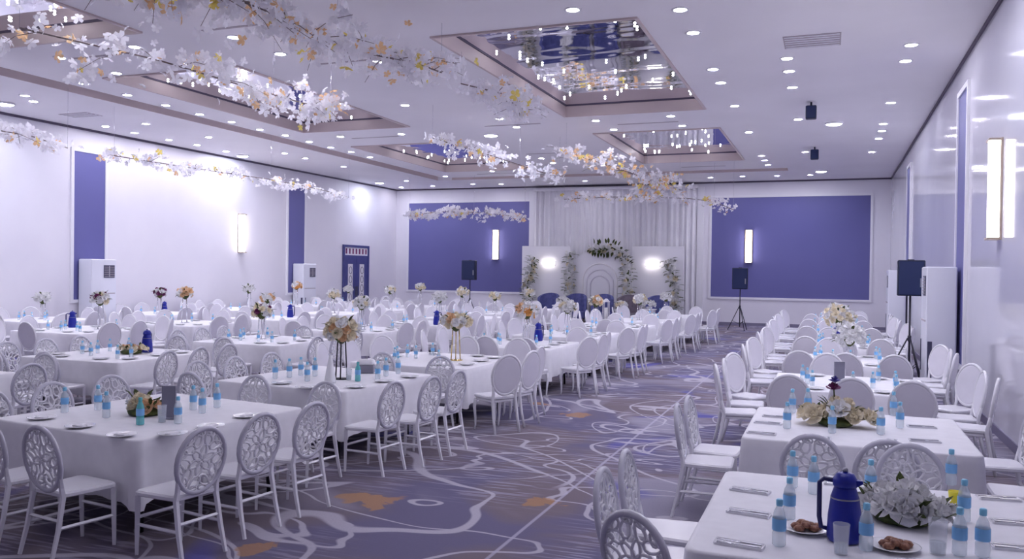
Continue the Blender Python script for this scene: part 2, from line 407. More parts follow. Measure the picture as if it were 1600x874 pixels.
for c in o.children:
    if c.name.startswith('diffuser'): c.name = 'diffuser_offscreen'

def sconce(loc, rz, label):
    t = thing('wall_sconce', label, 'wall lamp', loc, rz)     # local +y points into the room
    MB().bbox(-.15, .15, 0, .03, -.66, .66).build('back_plate', 'sconce_metal', t)
    MB().loft([[(.11*math.cos(a*PI/8), .03+.12*math.sin(a*PI/8), z) for a in range(9)] for z in (-.63, .63)]).build('glass_tube', 'sconce_glow', t)
    MB().bbox(-.13, .13, .03, .16, -.66, -.63).build('end_cap', 'sconce_metal', t); MB().bbox(-.13, .13, .03, .16, .63, .66).build('end_cap', 'sconce_metal', t)
sconce((XL, 23.6, 3.21), -PI/2, 'tall glowing sconce on the white door wall')
sconce((XR, 12.55, 3.2), PI/2, 'tall glowing sconce on the glossy wall')
sconce((-13.9, YB-.02, 3.2), PI, 'tall glowing sconce on navy panel beside the door wall corner')
sconce((-3.1, YB-.02, 3.15), PI, 'tall glowing sconce on the navy panel above the stage wall speaker')

# ceiling fittings
def vent(c, sx, sy, lab, n=0, rim='groove'):
    t = thing('ceiling_vent', lab, 'air vent', (c[0], c[1], ZC))
    MB().bbox(-sx/2, sx/2, -sy/2, sy/2, -.006, 0).build('vent_panel', rim, t)
    for k in range(n): MB().bbox(-sx/2+.02, sx/2-.02, -sy/2+(k+.35)*sy/n, -sy/2+(k+.65)*sy/n, -.014, -.006).build('slat', 'white_trim', t)
vent((-.35, 14.1), .85, .75, 'square grey ceiling grille over the table row by the sconce wall', 6)
for i, (x, y) in enumerate(((-12.0, 11.3), (-8.5, 10.6), (-8.0, 13.0), (-7.6, 19.9), (-4.3, 20.6), (-12, 20.7), (-8.3, 25), (-4.2, 29.5), (-12, 29.7))):
    vent((x, y), 1.5, .07, 'narrow dark slot vent across the ceiling between coffers')
for o in list(COL.objects):
    if o.get('category') == 'air vent' and 'slot' in o['label']: o['group'] = 'slot vents between the coffers'
vent((-17.3, 15.6), .9, .5, 'dark grey ceiling grille near the door wall', 4)
for (x, y), lab in (((-.47, 19.1), 'small dark box loudspeaker hanging under the ceiling, farther from the stage'), ((-.52, 25.8), 'small dark box loudspeaker hanging under the ceiling, closer to the stage')):
    t = thing('ceiling_speaker', lab, 'speaker', (x, y, ZC))
    MB().bbox(-.02, .02, -.02, .02, -.08, 0).build('bracket', 'stand_black', t)
    bx = MB().rbox(-.11, .11, -.1, .1, -.36, -.08, .015).build('body', 'speaker_black', t); MB().bbox(-.095, .095, -.108, -.1, -.345, -.095).build('grille', 'speaker_grille', bx)

# ================================================================== CHAIRS
def seat_loops(hw, hd, z0, z1, r=.05, taper=.03):
    def outline(i, z):
        pts = []
        for cx, cy, a0 in ((1, 1, 0), (-1, 1, 1), (-1, -1, 2), (1, -1, 3)):
            w_ = hw-(taper if cy < 0 else 0)
            for k in range(4):
                a = (a0+k/3)*PI/2; pts.append((cx*(w_-r)+(r-i)*math.cos(a), cy*(hd-r)+(r-i)*math.sin(a), z))
        return pts
    return [outline(.012, z0), outline(0, z0+.008), outline(0, z1-.012), outline(.014, z1)]
def back_y(z): return -.205-(z-.45)*.15
def oval(a, b, zc, n, k=1.0, dy=0):
    return [(a*k*math.cos(2*PI*i/n), back_y(zc+b*k*math.sin(2*PI*i/n))+dy, zc+b*k*math.sin(2*PI*i/n)) for i in range(n)]
def make_chair(floral):
    t = thing('banquet_chair', '', 'chair')
    a, b, zc = (.205, .228, .69) if floral else (.215, .25, .735)
    MB().loft(seat_loops(.215, .205, .425, .465), smooth=False).build('seat', 'chair_white', t)
    if not floral: MB().loft(seat_loops(.2, .19, .385, .426)).build('apron', 'chair_white', t)
    for s in (-1, 1):
        if floral: MB().tube([(s*.19, .18, .43), (s*.19, .185, .2), (s*.188, .19, 0)], [.024, .021, .016], 4, smooth=False).build('leg', 'chair_white', t)
        else: MB().tube([(s*.185, .175, .40), (s*.195, .195, .3), (s*.185, .185, .15), (s*.178, .19, .05), (s*.185, .205, 0)], [.027, .024, .017, .013, .016], 6).build('leg', 'chair_white', t)
        z1 = zc-b*.45
        MB().tube([(s*.185, -.285, 0), (s*.18, -.235, .2), (s*.172, -.195, .43), (s*.168, -.205, .5), (s*(a*.89), back_y(z1), z1)],
                  [.016, .019, .022, .019, .014], 5 if floral else 6, smooth=not floral).build('leg', 'chair_white', t)
    if floral:
        for p, q in ((((-.19, .185, .22)), (-.178, -.228, .22)), ((.19, .185, .22), (.178, -.228, .22)), ((-.178, -.222, .27), (.178, -.222, .27)), ((-.19, .184, .27), (.19, .184, .27))):
            MB().tube([p, q], .013, 4, smooth=False).build('stretcher', 'chair_white', t)
    MB().tube(oval(a, b, zc, 28), .019, 6, closed=True).build('back_frame', 'chair_ring' if floral else 'chair_white', t)
    p = MB()
    if floral:
        # cut-out pattern of leaves and small blossoms filling the oval
        def leaf(cx, cz, ang, l, w_, r=.0095):
            pts = []
            for i in range(10):
                u = 2*PI*i/10; lx, lz = l*math.cos(u), w_*math.sin(u)*(1-.35*math.cos(u))
                X = cx+lx*math.cos(ang)-lz*math.sin(ang); Z = cz+lx*math.sin(ang)+lz*math.cos(ang); pts.append((X, back_y(Z), Z))
            p.tube(pts, r, 4, closed=True)
        for k in range(6): leaf(.062*math.cos(k*PI/3+.3), zc+.062*math.sin(k*PI/3+.3), k*PI/3+.3, .052, .026)
        for k in range(10):
            an = k*PI/5; leaf(.140*math.cos(an), zc+.158*math.sin(an), an+.6*(-1)**k, .054, .03)
        for k in range(12):
            an = k*PI/6+.2; leaf(.165*math.cos(an), zc+.200*math.sin(an), an+PI/2+.3*(-1)**k, .035, .017)
        p.build('back_lattice', 'chair_white', t)
    else:
        p.loft([oval(a, b, zc, 24, k, dy) for k, dy in ((.88, .014), (.97, .008), (.97, -.008), (.88, -.014))])
        p.build('back_panel', 'chair_panel', t)
    return Proto(t)
CH_F, CH_S = make_chair(True), make_chair(False)

# ================================================================== TABLES
def cloth_mesh(hx, hy, seed, hem=.30):
    rnd = random.Random(seed); per = []; ns = 22; rc = .07
    for cx, cy, a0 in ((1, 1, 0), (-1, 1, 1), (-1, -1, 2), (1, -1, 3)):
        for k in range(6):
            a = (a0+k/5)*PI/2; per.append((cx*(hx-rc)+rc*math.cos(a), cy*(hy-rc)+rc*math.sin(a), math.cos(a), math.sin(a), 1 if 0 < k < 5 else .4))
        nx, ny = ((-1, 1), (-1, -1), (1, -1), (1, 1))[a0]
        p0 = per[-1]; a = (a0+1)*PI/2; ex, ey = (nx*(hx-rc)+rc*math.cos(a), ny*(hy-rc)+rc*math.sin(a))
        for k in range(1, ns):
            u = k/ns; per.append((p0[0]+(ex-p0[0])*u, p0[1]+(ey-p0[1])*u, math.cos(a), math.sin(a), 0))
    K = len(per); ph = [rnd.uniform(0, 6.28) for _ in range(4)]
    wave = [(.5*math.sin(i*2*PI/K*21+ph[0])+.3*math.sin(i*2*PI/K*34+ph[1])+.3*math.sin(i*2*PI/K*9+ph[2])) for i in range(K)]
    mb = MB(); loops = []
    for f in (.5, .97): loops.append([(x*f, y*f, TT-.002) for x, y, *_ in per])
    loops.append([(x-.006*a, y-.006*b, TT-.004) for x, y, a, b, c in per])
    loops.append([(x, y, TT-.014) for x, y, a, b, c in per])
    for j in range(1, 8):
        u = j/7
        loops.append([(x+a*(.004+.008*u+.011*u*wave[i]+.03*u*c), y+b*(.004+.008*u+.011*u*wave[i]+.03*u*c), TT-.014-u*(TT-.014-hem+.05*c+.008*wave[i])) for i, (x, y, a, b, c) in enumerate(per)])
    mb.loft(loops, cap=False, smooth=True)
    k = len(mb.v); mb.v.append((0, 0, TT-.002))
    for i in range(K): mb.f.append(((i+1) % K, i, k)); mb.sm.append(True)
    mb.f = [f[::-1] for f in mb.f]
    return mb.mesh('tablecloth')
CLOTH = {}
def get_cloth(hx, hy, seed):
    key = (hx, hy, seed % 3)
    if key not in CLOTH: CLOTH[key] = cloth_mesh(hx, hy, seed % 3)
    return CLOTH[key]
def make_table(hx, hy):
    t = thing('banquet_table', '', 'table')
    MB().bbox(-hx+.045, hx-.045, -hy+.045, hy-.045, TT-.05, TT-.02).build('tabletop', 'grey_card', t)
    for a in (-1, 1):
        for b in (-1, 1): MB().tube([(a*(hx-.25), b*(hy-.25), TT-.05), (a*(hx-.22), b*(hy-.22), 0)], .018, 6).build('leg', 'dark_metal', t)
    return Proto(t)
TB = {}
ORD = ['', 'first', 'second', 'third', 'fourth', 'fifth', 'sixth', 'seventh', 'eighth', 'ninth']
AC_SPOTS = [(-18.6, 17.35), (-18.6, 26.9), (1.75, 16.0), (1.75, 26.5)]
SPK = [(1.43, 18.05)]
SIDES = {'E': (1, 0), 'W': (-1, 0), 'N': (0, 1), 'S': (0, -1)}
SIDE_NAME = {'N': 'stage side', 'S': 'entrance side'}
OCC = []          # chair centres already taken, so that neighbours do not collide
TABLES = {}
def table(key, row_name, k, c, floral, hx=.9, hy=.9, E=None, W=None, Nn=None, Ss=None, ew=('aisle side', 'door wall side'), rot_jit=.06, seed=0, rot=0, fixed={}):
    cx, cy = c; where = f'{ORD[k]} table from stage, {row_name}'
    if (hx, hy) not in TB: TB[(hx, hy)] = make_table(hx, hy)
    TB[(hx, hy)].place((cx, cy, 0), rot, f'square folding table under its white cloth, {where}', 'square banquet tables')
    cl = obj('tablecloth', get_cloth(hx, hy, seed), 'cloth', None, (cx, cy, 0), rot); tag(cl, f'white tablecloth hanging over {where}', 'tablecloth', 'white tablecloths')
    rnd = random.Random(seed*13+5); pr = CH_F if floral else CH_S; off = .28; offns = .267
    kindn = 'white leaf-cutout-back chair' if floral else 'white solid-back chair'
    dflt3 = [-.62, 0, .62]; dS = [-.69, .23]; dN = [-.23, .69]
    for sd, lst, df in (('E', E, dflt3), ('W', W, dflt3), ('N', Nn, dN), ('S', Ss, dS)):
        pos = sorted(df if lst is None else lst)
        fx = fixed.get(sd)
        if fx: pos = fx
        sn = ew[0] if sd == 'E' else ew[1] if sd == 'W' else SIDE_NAME[sd]
        ends = ('entrance end', 'stage end') if sd in 'EW' else (ew[1].replace('side', 'end'), ew[0].replace('side', 'end'))
        for i, p in enumerate(pos):
            j1, j2 = rnd.uniform(-.015, .015), rnd.uniform(-.0, .03)
            p_ = 0 if fx else p
            if sd in 'EW': x, y = cx+SIDES[sd][0]*(hx+off+j2), cy+p_+j1
            else: x, y = cx+p_+j1, cy+SIDES[sd][1]*(hy+offns+j2*.5)
            turn = rot
            if not floral and sd in 'EW' and not fx:      # chairs at the table corners are angled to its middle
                sg = 1 if sd == 'E' else -1
                if i == len(pos)-1: turn += sg*.55; y += .07; x += sg*.04
                elif i == 0: turn -= sg*.25; y -= .03; x += sg*.02
            x, y = cx+(x-cx)*math.cos(rot)-(y-cy)*math.sin(rot), cy+(x-cx)*math.sin(rot)+(y-cy)*math.cos(rot)
            if fx: x, y, turn = p
            if any(abs(x-a[0]) < .62 and abs(y-a[1]) < .78 for a in AC_SPOTS) or any(math.hypot(x-a[0], y-a[1]) < .68 for a in SPK): continue
            ew_ = sd in 'EW'
            def clash(a):
                dx, dy = abs(x-a[0]), abs(y-a[1])
                if ew_ and a[2]: return dx < .62 and dy < .47
                if not ew_ and not a[2]: return dx < .455 and dy < .6
                return dx < .53 and dy < .53
            if any(clash(a) for a in OCC): continue
            OCC.append((x, y, ew_))
            rz = {'E': PI/2, 'W': -PI/2, 'N': PI, 'S': 0}[sd]+turn+rnd.uniform(-rot_jit, rot_jit)*(.3 if fx else 1)
            en = ', middle' if 0 < i < len(pos)-1 else '' if len(pos) == 1 else ', '+(ends[0] if i == 0 else ends[1])
            pr.place((x, y, 0), rz, f'{kindn}, {sn}{en}, {where}', f'chairs on the {sn}, {where}')
    TABLES[key] = (cx, cy, where)
AI = 'aisle row'
aisle = [('T1', -5.53, 5.8, 1), ('T2', -5.55, 8.55, 1), ('T3', -5.3, 10.95, 0), ('T4', -5.2, 14.0, 0), ('T5', -5.1, 16.7, 0), ('T6', -4.95, 19.85, 0), ('T7', -4.85, 22.55, 0), ('T8', -4.7, 25.6, 0)]
FIX = {'T1': dict(E=[(-4.36, 4.79, -.16), (-4.36, 5.43, -.15), (-4.31, 6.05, -.14)], S=[(-5.74, 4.67, -.15), (-5.11, 4.58, -.14)]),
       'T2': dict(E=[(-4.36, 7.52, -.12), (-4.2, 8.05, -.1), (-4.17, 8.65, -.08)]),
       'T3': dict(E=[(-4.02, 10.05, -.6), (-3.97, 10.62, -.22), (-4.1, 11.25, -.05)], S=[(-5.5, 9.79, -.1), (-4.88, 9.78, -.1)]),
       'T4': dict(E=[(-3.92, 13.44, -.58), (-3.9, 14.02, -.15), (-3.98, 14.62, 0)], S=[(-5.2, 12.83, 0), (-4.5, 12.82, -.1)]),
       'T5': dict(E=[(-3.87, 16.0, -.55), (-3.78, 16.57, -.1), (-3.84, 17.2, 0)]),
       'T6': dict(E=[(-3.72, 19.28, -.45), (-3.68, 19.9, -.1), (-3.7, 20.5, 0)]),
       'T7': dict(E=[(-3.6, 21.95, -.5), (-3.58, 22.55, -.1), (-3.6, 23.15, 0)]),
       'T8': dict(E=[(-3.45, 25.0, -.5), (-3.42, 25.6, -.1), (-3.45, 26.2, 0)])}
for i, (k, x, y, fl) in enumerate(aisle):
    table(k, AI, 8-i, (x, y), fl, seed=i, rot={'T1': R(-7), 'T2': R(-5), 'T3': R(-2)}.get(k, 0), fixed=FIX[k])
c2 = [('U1', -9.95, 6.4, 1), ('U2', -9.7, 9.45, 1), ('U3', -9.4, 12.5, 1), ('U4', -9.4, 15.7, 0), ('U5', -9.2, 18.4, 0), ('U6', -9.4, 21.2, 0), ('U7', -9.5, 24.0, 0), ('U8', -9.6, 26.9, 0)]
for i, (k, x, y, fl) in enumerate(c2): table(k, 'second row from aisle', 8-i, (x, y), fl, seed=i+10)
c3 = [('V1', -14.0, 12.7, 0), ('V2', -13.75, 15.4, 0), ('V3', -13.5, 18.1, 0), ('V4', -13.5, 21.0, 0), ('V5', -13.6, 23.9, 0), ('V6', -13.6, 26.9, 0)]
for i, (k, x, y, fl) in enumerate(c3): table(k, 'third row from aisle', 6-i, (x, y), fl, seed=i+20)
c4 = [('X1', -17.25, 14.6, 0), ('X2', -17.2, 18.2, 0), ('X3', -17.2, 21.4, 0), ('X4', -17.2, 24.6, 0), ('X5', -17.2, 28.0, 0)]
for i, (k, x, y, fl) in enumerate(c4): table(k, 'door wall row', 5-i, (x, y), fl, seed=i+30)
RN = 'glossy wall row'
c5 = [('R1', .22, 4.80, 1), ('R2', .2, 7.68, 1), ('R3', .2, 10.75, 0), ('R4', .2, 13.75, 0), ('R5', .2, 16.75, 0), ('R6', .15, 19.75, 0), ('R7', .1, 22.7, 0), ('R8', .1, 25.6, 0)]
for i, (k, x, y, fl) in enumerate(c5):
    hy = .86 if k == 'R1' else .85
    table(k, RN, 8-i, (x, y), fl, .85, hy, ew=('glossy wall side', 'aisle side'), seed=i+40,
          W=[-.12, .42] if k == 'R1' else [-.4, .1, .55] if k == 'R2' else None, E=[] if k == 'R1' else [-.5, .55] if k == 'R2' else None,
          Nn=[.3] if k == 'R1' else [] if k == 'R2' else None, Ss=[] if k == 'R1' else [-.31, .17] if k == 'R2' else [-.6, .0, .6])
CH_F.place((-.73, 4.13, 0), -.5, 'white leaf-cutout-back chair at the entrance side corner of the jug table', None)

# ================================================================== TABLEWARE
def make_bottle(body, cap, lab, name='water_bottle'):
    t = thing(name, '', 'bottle')
    MB().lathe([(.025, 0), (.032, .006), (.032, .06), (.029, .07), (.032, .08), (.032, .13), (.026, .16), (.014, .185), (.013, .2)], 12).build('body', body, t)
    MB().lathe([(.0325, .075), (.0332, .08), (.0332, .128), (.0325, .132)], 12, cap=False).build('label_band', lab, t)
    MB().lathe([(.0155, .19), (.016, .2), (.016, .217), (.012, .222)], 10).build('cap', cap, t)
    return Proto(t)
BOT = make_bottle('bottle_body', 'bottle_cap', 'bottle_label')
TEAL = make_bottle('teal_body', 'teal_body', 'bottle_label')
gl = thing('drinking_glass', '', 'glass')
MB().lathe([(.03, 0), (.036, .11), (.038, .14), (.035, .14), (.033, .11), (.027, .008)], 14).build('tumbler', 'glass', gl)
MB().lathe([(.001, .004), (.027, .006), (.029, .05), (.001, .05)], 12).build('water', 'bottle_body', gl)
GL = Proto(gl)
pl = thing('dinner_plate', '', 'plate')
MB().lathe([(.001, .004), (.07, .004), (.11, .016), (.113, .018), (.108, .019), (.07, .009), (.001, .008)], 20).build('dish', 'plate', pl)
MB().loft(seat_loops(.055, .03, .009, .019, .012, 0)).build('folded_napkin', 'napkin', pl)
PL = Proto(pl)
fp = thing('food_plate', '', 'plate')
MB().lathe([(.001, .004), (.07, .004), (.115, .018), (.118, .02), (.112, .021), (.07, .01), (.001, .008)], 22).build('dish', 'plate', fp)
rnd = random.Random(3)
for k in range(9):
    a = k*2.4; rr = .016*math.sqrt(k)*1.35
    MB().lathe([(.004, .0), (.024, .006), (.028, .016), (.018, .028), (.003, .032)], 8, (rr*math.cos(a), rr*math.sin(a), .009+(.012 if k < 3 else 0))).build('food_piece', 'food', fp)
FP = Proto(fp)
cu = thing('cutlery_set', '', 'cutlery')      # a napkin with fork and knife laid on it, along +y
MB().loft(seat_loops(.045, .115, 0, .005, .01, 0)).build('napkin', 'napkin', cu)
MB().bbox(-.026, -.019, -.1, .03, .005, .009).bbox(-.033, -.012, .03, .05, .005, .009).bbox(-.033, -.029, .05, .1, .005, .009).bbox(-.0245, -.0205, .05, .1, .005, .009).bbox(-.016, -.012, .05, .1, .005, .009).build('fork', 'steel', cu)
MB().bbox(.014, .024, -.1, .0, .005, .01).loft([[(.014, 0, .005), (.03, 0, .005), (.03, 0, .007), (.014, 0, .007)], [(.014, .09, .005), (.03, .085, .005), (.03, .085, .007), (.014, .09, .007)], [(.014, .11, .005), (.018, .11, .005), (.018, .11, .007), (.014, .11, .007)]]).build('knife', 'steel', cu)
CU = Proto(cu)
def make_jug(body, lid):
    t = thing('thermos_jug', '', 'jug')
    MB().lathe([(.072, 0), (.08, .01), (.082, .03), (.078, .12), (.066, .21), (.052, .255), (.05, .262)], 20).build('body', body, t)
    l_ = MB().lathe([(.052, .262), (.058, .27), (.056, .3), (.04, .325), (.012, .333)], 18).build('lid', body, t)
    MB().lathe([(.012, .333), (.014, .34), (.012, .35), (.003, .354)], 10).build('button', 'steel', l_)
    MB().loft([[(.045, -.02, .262), (.045, .02, .262), (.04, .02, .3), (.04, -.02, .3)], [(.082, -.008, .285), (.082, .008, .285), (.08, .008, .3), (.08, -.008, .3)]]).build('spout', body, t)
    MB().tube([(-.045, 0, .285), (-.095, 0, .29), (-.118, 0, .27), (-.118, 0, .1), (-.108, 0, .05), (-.075, 0, .045)], [.012]*6, 6).build('handle', lid, t)
    MB().lathe([(.0665, .205), (.0675, .208), (.0665, .213)], 20, cap=False).build('band', 'steel', t)
    return Proto(t)
JUG = make_jug('jug_blue', 'jug_dark')
gc = thing('menu_stand', '', 'menu stand')
MB().rbox(-.06, .06, -.035, .035, 0, .018, .006).build('base', 'grey_card', gc)
MB().bbox(-.058, .058, -.012, .012, .018, .28).build('card', 'grey_card', gc)
GC = Proto(gc)

# ------------------------------------------------------------------ flowers
def rose_mesh(seed):
    rnd = random.Random(seed); mb = MB()
    for layer, (n, r, tilt, h) in enumerate(((3, .35, .15, .75), (5, .62, .45, .72), (6, .95, .85, .6))):
        for k in range(n):
            a = 2*PI*k/n+layer*.5+rnd.uniform(-.15, .15); wd = 2.2/n+.18
            cols = []
            for u in (-1, 0, 1):
                th = a+u*wd*.9
                for v in (0, .55, 1):
                    rr = r*(.25+.75*math.sin(v*PI/2)*(1 if u == 0 else .93))*(1+(tilt-.4)*.25*v); z = -.35+h*v*(1 if u == 0 else .86)+(.25 if layer == 0 else .12 if layer == 1 else -.08)-tilt*.25*v*v
                    cols.append((rr*math.cos(th), rr*math.sin(th), z))
            mb.add(cols, [(0, 3, 4, 1), (1, 4, 5, 2), (3, 6, 7, 4), (4, 7, 8, 5)], True)
    mb.lathe([(.02, -.45), (.35, -.35), (.3, -.1), (.05, .15)], 6)
    return mb.mesh('rose')
ROSE = {}
def rose(matn, var):
    if (matn, var) not in ROSE: me = rose_mesh(var); me.materials.append(M[matn]); ROSE[(matn, var)] = me
    return ROSE[(matn, var)]
lm = MB(); lm.add([(0, 0, 0), (.22, .35, .06), (0, .4, 0), (-.22, .35, .06), (.2, .75, .05), (0, .75, -.02), (-.2, .75, .05), (0, 1.15, -.12)],
                  [(0, 1, 2), (0, 2, 3), (1, 4, 5, 2), (2, 5, 6, 3), (4, 7, 5), (5, 7, 6)], True)
LEAF = lm.mesh('leaf'); LEAF.materials.append(M['leaf'])
def place_dir(o, loc, dr, sc, roll=0):
    o.location = loc; q = Vector(dr).to_track_quat('Z', 'Y'); o.rotation_euler = (q.to_matrix() @ Matrix.Rotation(roll, 3, 'Z')).to_euler(); o.scale = (sc, sc, sc)
def flower_head(t, c, rx, rz, n, size, mats, seed, leaves=8, up_only=False):
    """a dome of roses (each one a part) with leaves"""
    rnd = random.Random(seed); c = Vector(c)
    for k in range(n):
        z = 1-(k+.5)/n*(1.0 if up_only else 1.55); a = k*2.39996+seed; rr = math.sqrt(max(0, 1-z*z))
        d = Vector((rr*math.cos(a), rr*math.sin(a), z))
        p = c+Vector((d.x*rx, d.y*rx, d.z*rz))*rnd.uniform(.85, 1.05)
        if up_only: p.z = max(p.z, size*1.3)
        o = obj('rose', rose(rnd.choice(mats), k % 3), None, t); place_dir(o, p, d+Vector((0, 0, .25)), size*rnd.uniform(.8, 1.15), rnd.uniform(0, 6))
    for k in range(leaves):
        a = rnd.uniform(0, 6.28); z = rnd.uniform(-.3 if not up_only else .15, .8); rr = math.sqrt(1-z*z); d = Vector((rr*math.cos(a), rr*math.sin(a), z))
        p = c+Vector((d.x*rx, d.y*rx, d.z*rz))*.85
        if up_only: d.z = max(d.z, .45); p.z = max(p.z, .05)
        o = obj('leaf', LEAF, None, t); o.location = p; q = (d+Vector((0, 0, rnd.uniform(-.2 if not up_only else .1, .5)))).to_track_quat('Y', 'Z'); o.rotation_euler = q.to_euler(); s = size*rnd.uniform(1.0, 1.6); o.scale = (s, s, s)
WH, CR, PE, OR_, PLM = 'rose_white', 'rose_cream', 'rose_peach', 'rose_orange', 'rose_plum'
def tall_bouquet(key, px, label, mats, stand='silver', h=.46, rx=.17, rz=.13, n=26, seed=1, off=None):
    cx, cy, where = TABLES[key]
    t = thing('tall_bouquet', label, 'bouquet', (cx+(off[0] if off else 0), cy+(off[1] if off else 0), TT), 0)
    MB().lathe([(.1, 0), (.1, .008), (.02, .012)], 16).build('base_plate', stand, t)
    for k in range(3):
        a = k*2*PI/3+seed; MB().tube([(.075*math.cos(a), .075*math.sin(a), .008), (.05*math.cos(a), .05*math.sin(a), h)], .008, 5).build('stand_leg', stand, t)
    MB().tube([(.055*math.cos(a*PI/8), .055*math.sin(a*PI/8), h) for a in range(16)], .007, 4, closed=True).build('stand_ring', stand, t)
    MB().lathe([(.02, h-.05), (.07, h), (.09, h+.06), (.02, h+.09)], 12).build('flower_bowl', 'leaf', t)
    flower_head(t, (0, 0, h+.1), rx, rz, n, .07, mats, seed, 9)
    return t
tall_bouquet('T2', 0, 'tall cream and peach rose bouquet on black legs, seventh aisle row table', [CR, CR, PE, WH], 'dark_metal', seed=1, off=(.22, -.08), rx=.19, rz=.16, n=30)
tall_bouquet('T3', 0, 'wide cream rose bouquet with brown leaves on gold legs, aisle row', [CR, CR, PE, WH], 'gold', seed=2, off=(.3, .0), rx=.22, rz=.1)
tall_bouquet('T4', 0, 'tall white bouquet with orange roses on silver legs, aisle row', [WH, WH, OR_, PE], 'silver', seed=3, off=(.05, .35), rx=.2, rz=.17, n=22)
tall_bouquet('T5', 0, 'tall white bouquet, fourth table from the stage, aisle row', [WH, WH, CR], 'silver', seed=4)
tall_bouquet('T6', 0, 'tall white and cream bouquet, third table from the stage, aisle row', [WH, CR, PE], 'silver', seed=5, off=(-.5, .4))
tall_bouquet('T7', 0, 'tall white bouquet, second table from the stage, aisle row', [WH, WH, CR], 'silver', seed=6)
tall_bouquet('T8', 0, 'tall white bouquet, table closest to the stage, aisle row', [WH], 'silver', seed=7)
for i, (k, mats) in enumerate((('U3', [WH, WH, CR, PLM]), ('U4', [WH, WH, CR]), ('U5', [WH, WH]), ('U6', [WH, CR, CR]), ('U7', [WH, CR]), ('U8', [WH, WH, CR]),
                               ('V1', [WH, WH, PLM, PLM, CR]), ('V2', [WH, CR, PE]), ('V3', [WH, PE, WH]), ('V4', [CR, WH]), ('V5', [WH, WH, CR]), ('V6', [WH, CR]),
                               ('X1', [WH, WH]), ('X2', [WH, WH, PLM]), ('X3', [WH]), ('X4', [WH, PE, OR_]), ('X5', [WH, WH]))):
    tall_bouquet(k, 0, f'tall {"white" if len(set(mats)) == 1 else "plum and white" if PLM in mats else "peach and white" if PE in mats else "cream and white"} rose bouquet, {TABLES[k][2]}', mats, 'silver', seed=20+i, n=20, h=.40+.06*(i % 4), off=((-.2, .1, .25, -.1)[i % 4], (.1, -.15, .2, 0)[i % 4]))
tall_bouquet('R4', 0, 'large white bouquet with hanging leaves, fifth table from the stage, row by the glossy wall', [WH], 'silver', seed=50, h=.22, rx=.24, rz=.22, n=30, off=(.08, .5))
tall_bouquet('R5', 0, 'large white bouquet, fourth table from the stage, row by the glossy wall', [WH, WH, CR], 'silver', seed=51, h=.38, rx=.28, rz=.24, n=32, off=(-.05, .5))
for i, k in enumerate(('R6', 'R7')): tall_bouquet(k, 0, f'tall white bouquet, {TABLES[k][2]}', [WH], 'silver', seed=60+i, h=.35)

def low_flowers(loc, label, blobs, seed, leaves=10):
    t = thing('low_centerpiece', label, 'flowers', loc)
    MB().lathe([(.09, 0), (.14, .01), (.15, .04), (.1, .06)], 14).build('tray', 'leaf', t)
    for j, (c, rx, rz, n, size, mats) in enumerate(blobs): flower_head(t, c, rx, rz, n, size, mats, seed+j, leaves//len(blobs)+2, True)
    return t
p = atz(228, 648, TT); low_flowers(p, 'low cream and peach rose centrepiece with dark leaves beside grey menu stand', [((-.06, 0, .05), .1, .12, 7, .07, [CR, WH]), ((.08, -.03, .04), .1, .09, 6, .06, [PE, OR_, CR])], 3)
p = atz(1410, 815, TT); low_flowers(p, 'big low arrangement of white roses and green leaves beside the blue jug', [((0, 0, .04), .17, .14, 15, .085, [WH]), ((-.13, .05, .03), .11, .13, 8, .06, [WH]), ((.12, -.06, .03), .09, .08, 6, .075, [WH])], 5, 16)
p = atz(1305, 665, TT); t = low_flowers(p, 'low cream rose arrangement topped by a dark plum bloom', [((-.17, 0, .04), .13, .1, 8, .08, [CR]), ((.03, .02, .08), .13, .14, 9, .085, [CR, CR, WH]), ((.2, -.03, .03), .11, .09, 7, .08, [CR])], 9, 10)
o = obj('rose', rose(PLM, 0), None, t); place_dir(o, (-.02, .02, .33), (0, -.3, 1), .06); o = obj('rose', rose('rose_violet', 1), None, t); place_dir(o, (-.01, .03, .39), (0, 0, 1), .05)
MB().tube([(0, 0, .1), (-.02, .02, .36)], .006, 5).build('stem', 'leaf', t)
p = atz(205, 553, TT); low_flowers(p, 'low peach and cream flower arrangement with green leaves beside blue thermos jug, second row', [((-.1, 0, .03), .1, .09, 6, .06, [PE, CR]), ((.16, 0, .04), .12, .1, 7, .06, [CR, PE])], 13)

def on(proto, px, py, label, group=None, rz=0, sc=None):
    p = atz(px, py, TT); p.z += .002 if proto is CU else 0
    return proto.place(p, rz, label, group, sc)
g = 'water bottles on the jug table'
for x, y, lab in ((1217, 853, 'water bottle between the cutlery and the snack plate beside the blue jug'), (1233, 812, 'water bottle behind the snack plate beside the bright blue jug'),
                  (1238, 762, 'water bottle in the pair at the stage edge of the blue jug table'), (1271, 772, 'water bottle in the pair at the stage edge of the blue jug table'),
                  (1353, 860, 'water bottle between the bright blue jug and the snacks by white roses'), (1499, 868, 'water bottle in the pair beside the tumbler near the yellow cup'),
                  (1535, 870, 'water bottle in the pair beside the tumbler near the yellow cup'), (1506, 815, 'water bottle directly in front of the small yellow cup'),
                  (1486, 758, 'water bottle at the stage edge beyond the small yellow cup'), (1360, 778, 'water bottle behind the big white rose arrangement')):
    on(BOT, x, y, lab, g)
on(JUG, 1319, 845, 'bright blue thermos jug with side handle on the table by the glossy wall', None, rz=R(-10))
on(GL, 1314, 866, 'empty-looking tumbler in front of the bright blue jug'); on(GL, 1465, 866, 'clear tumbler beside the white roses', None, sc=1.15)
on(FP, 1397, 858, 'white plate of brown snacks in front of white roses'); on(FP, 1258, 830, 'white plate of brown snacks beside the bright blue jug')
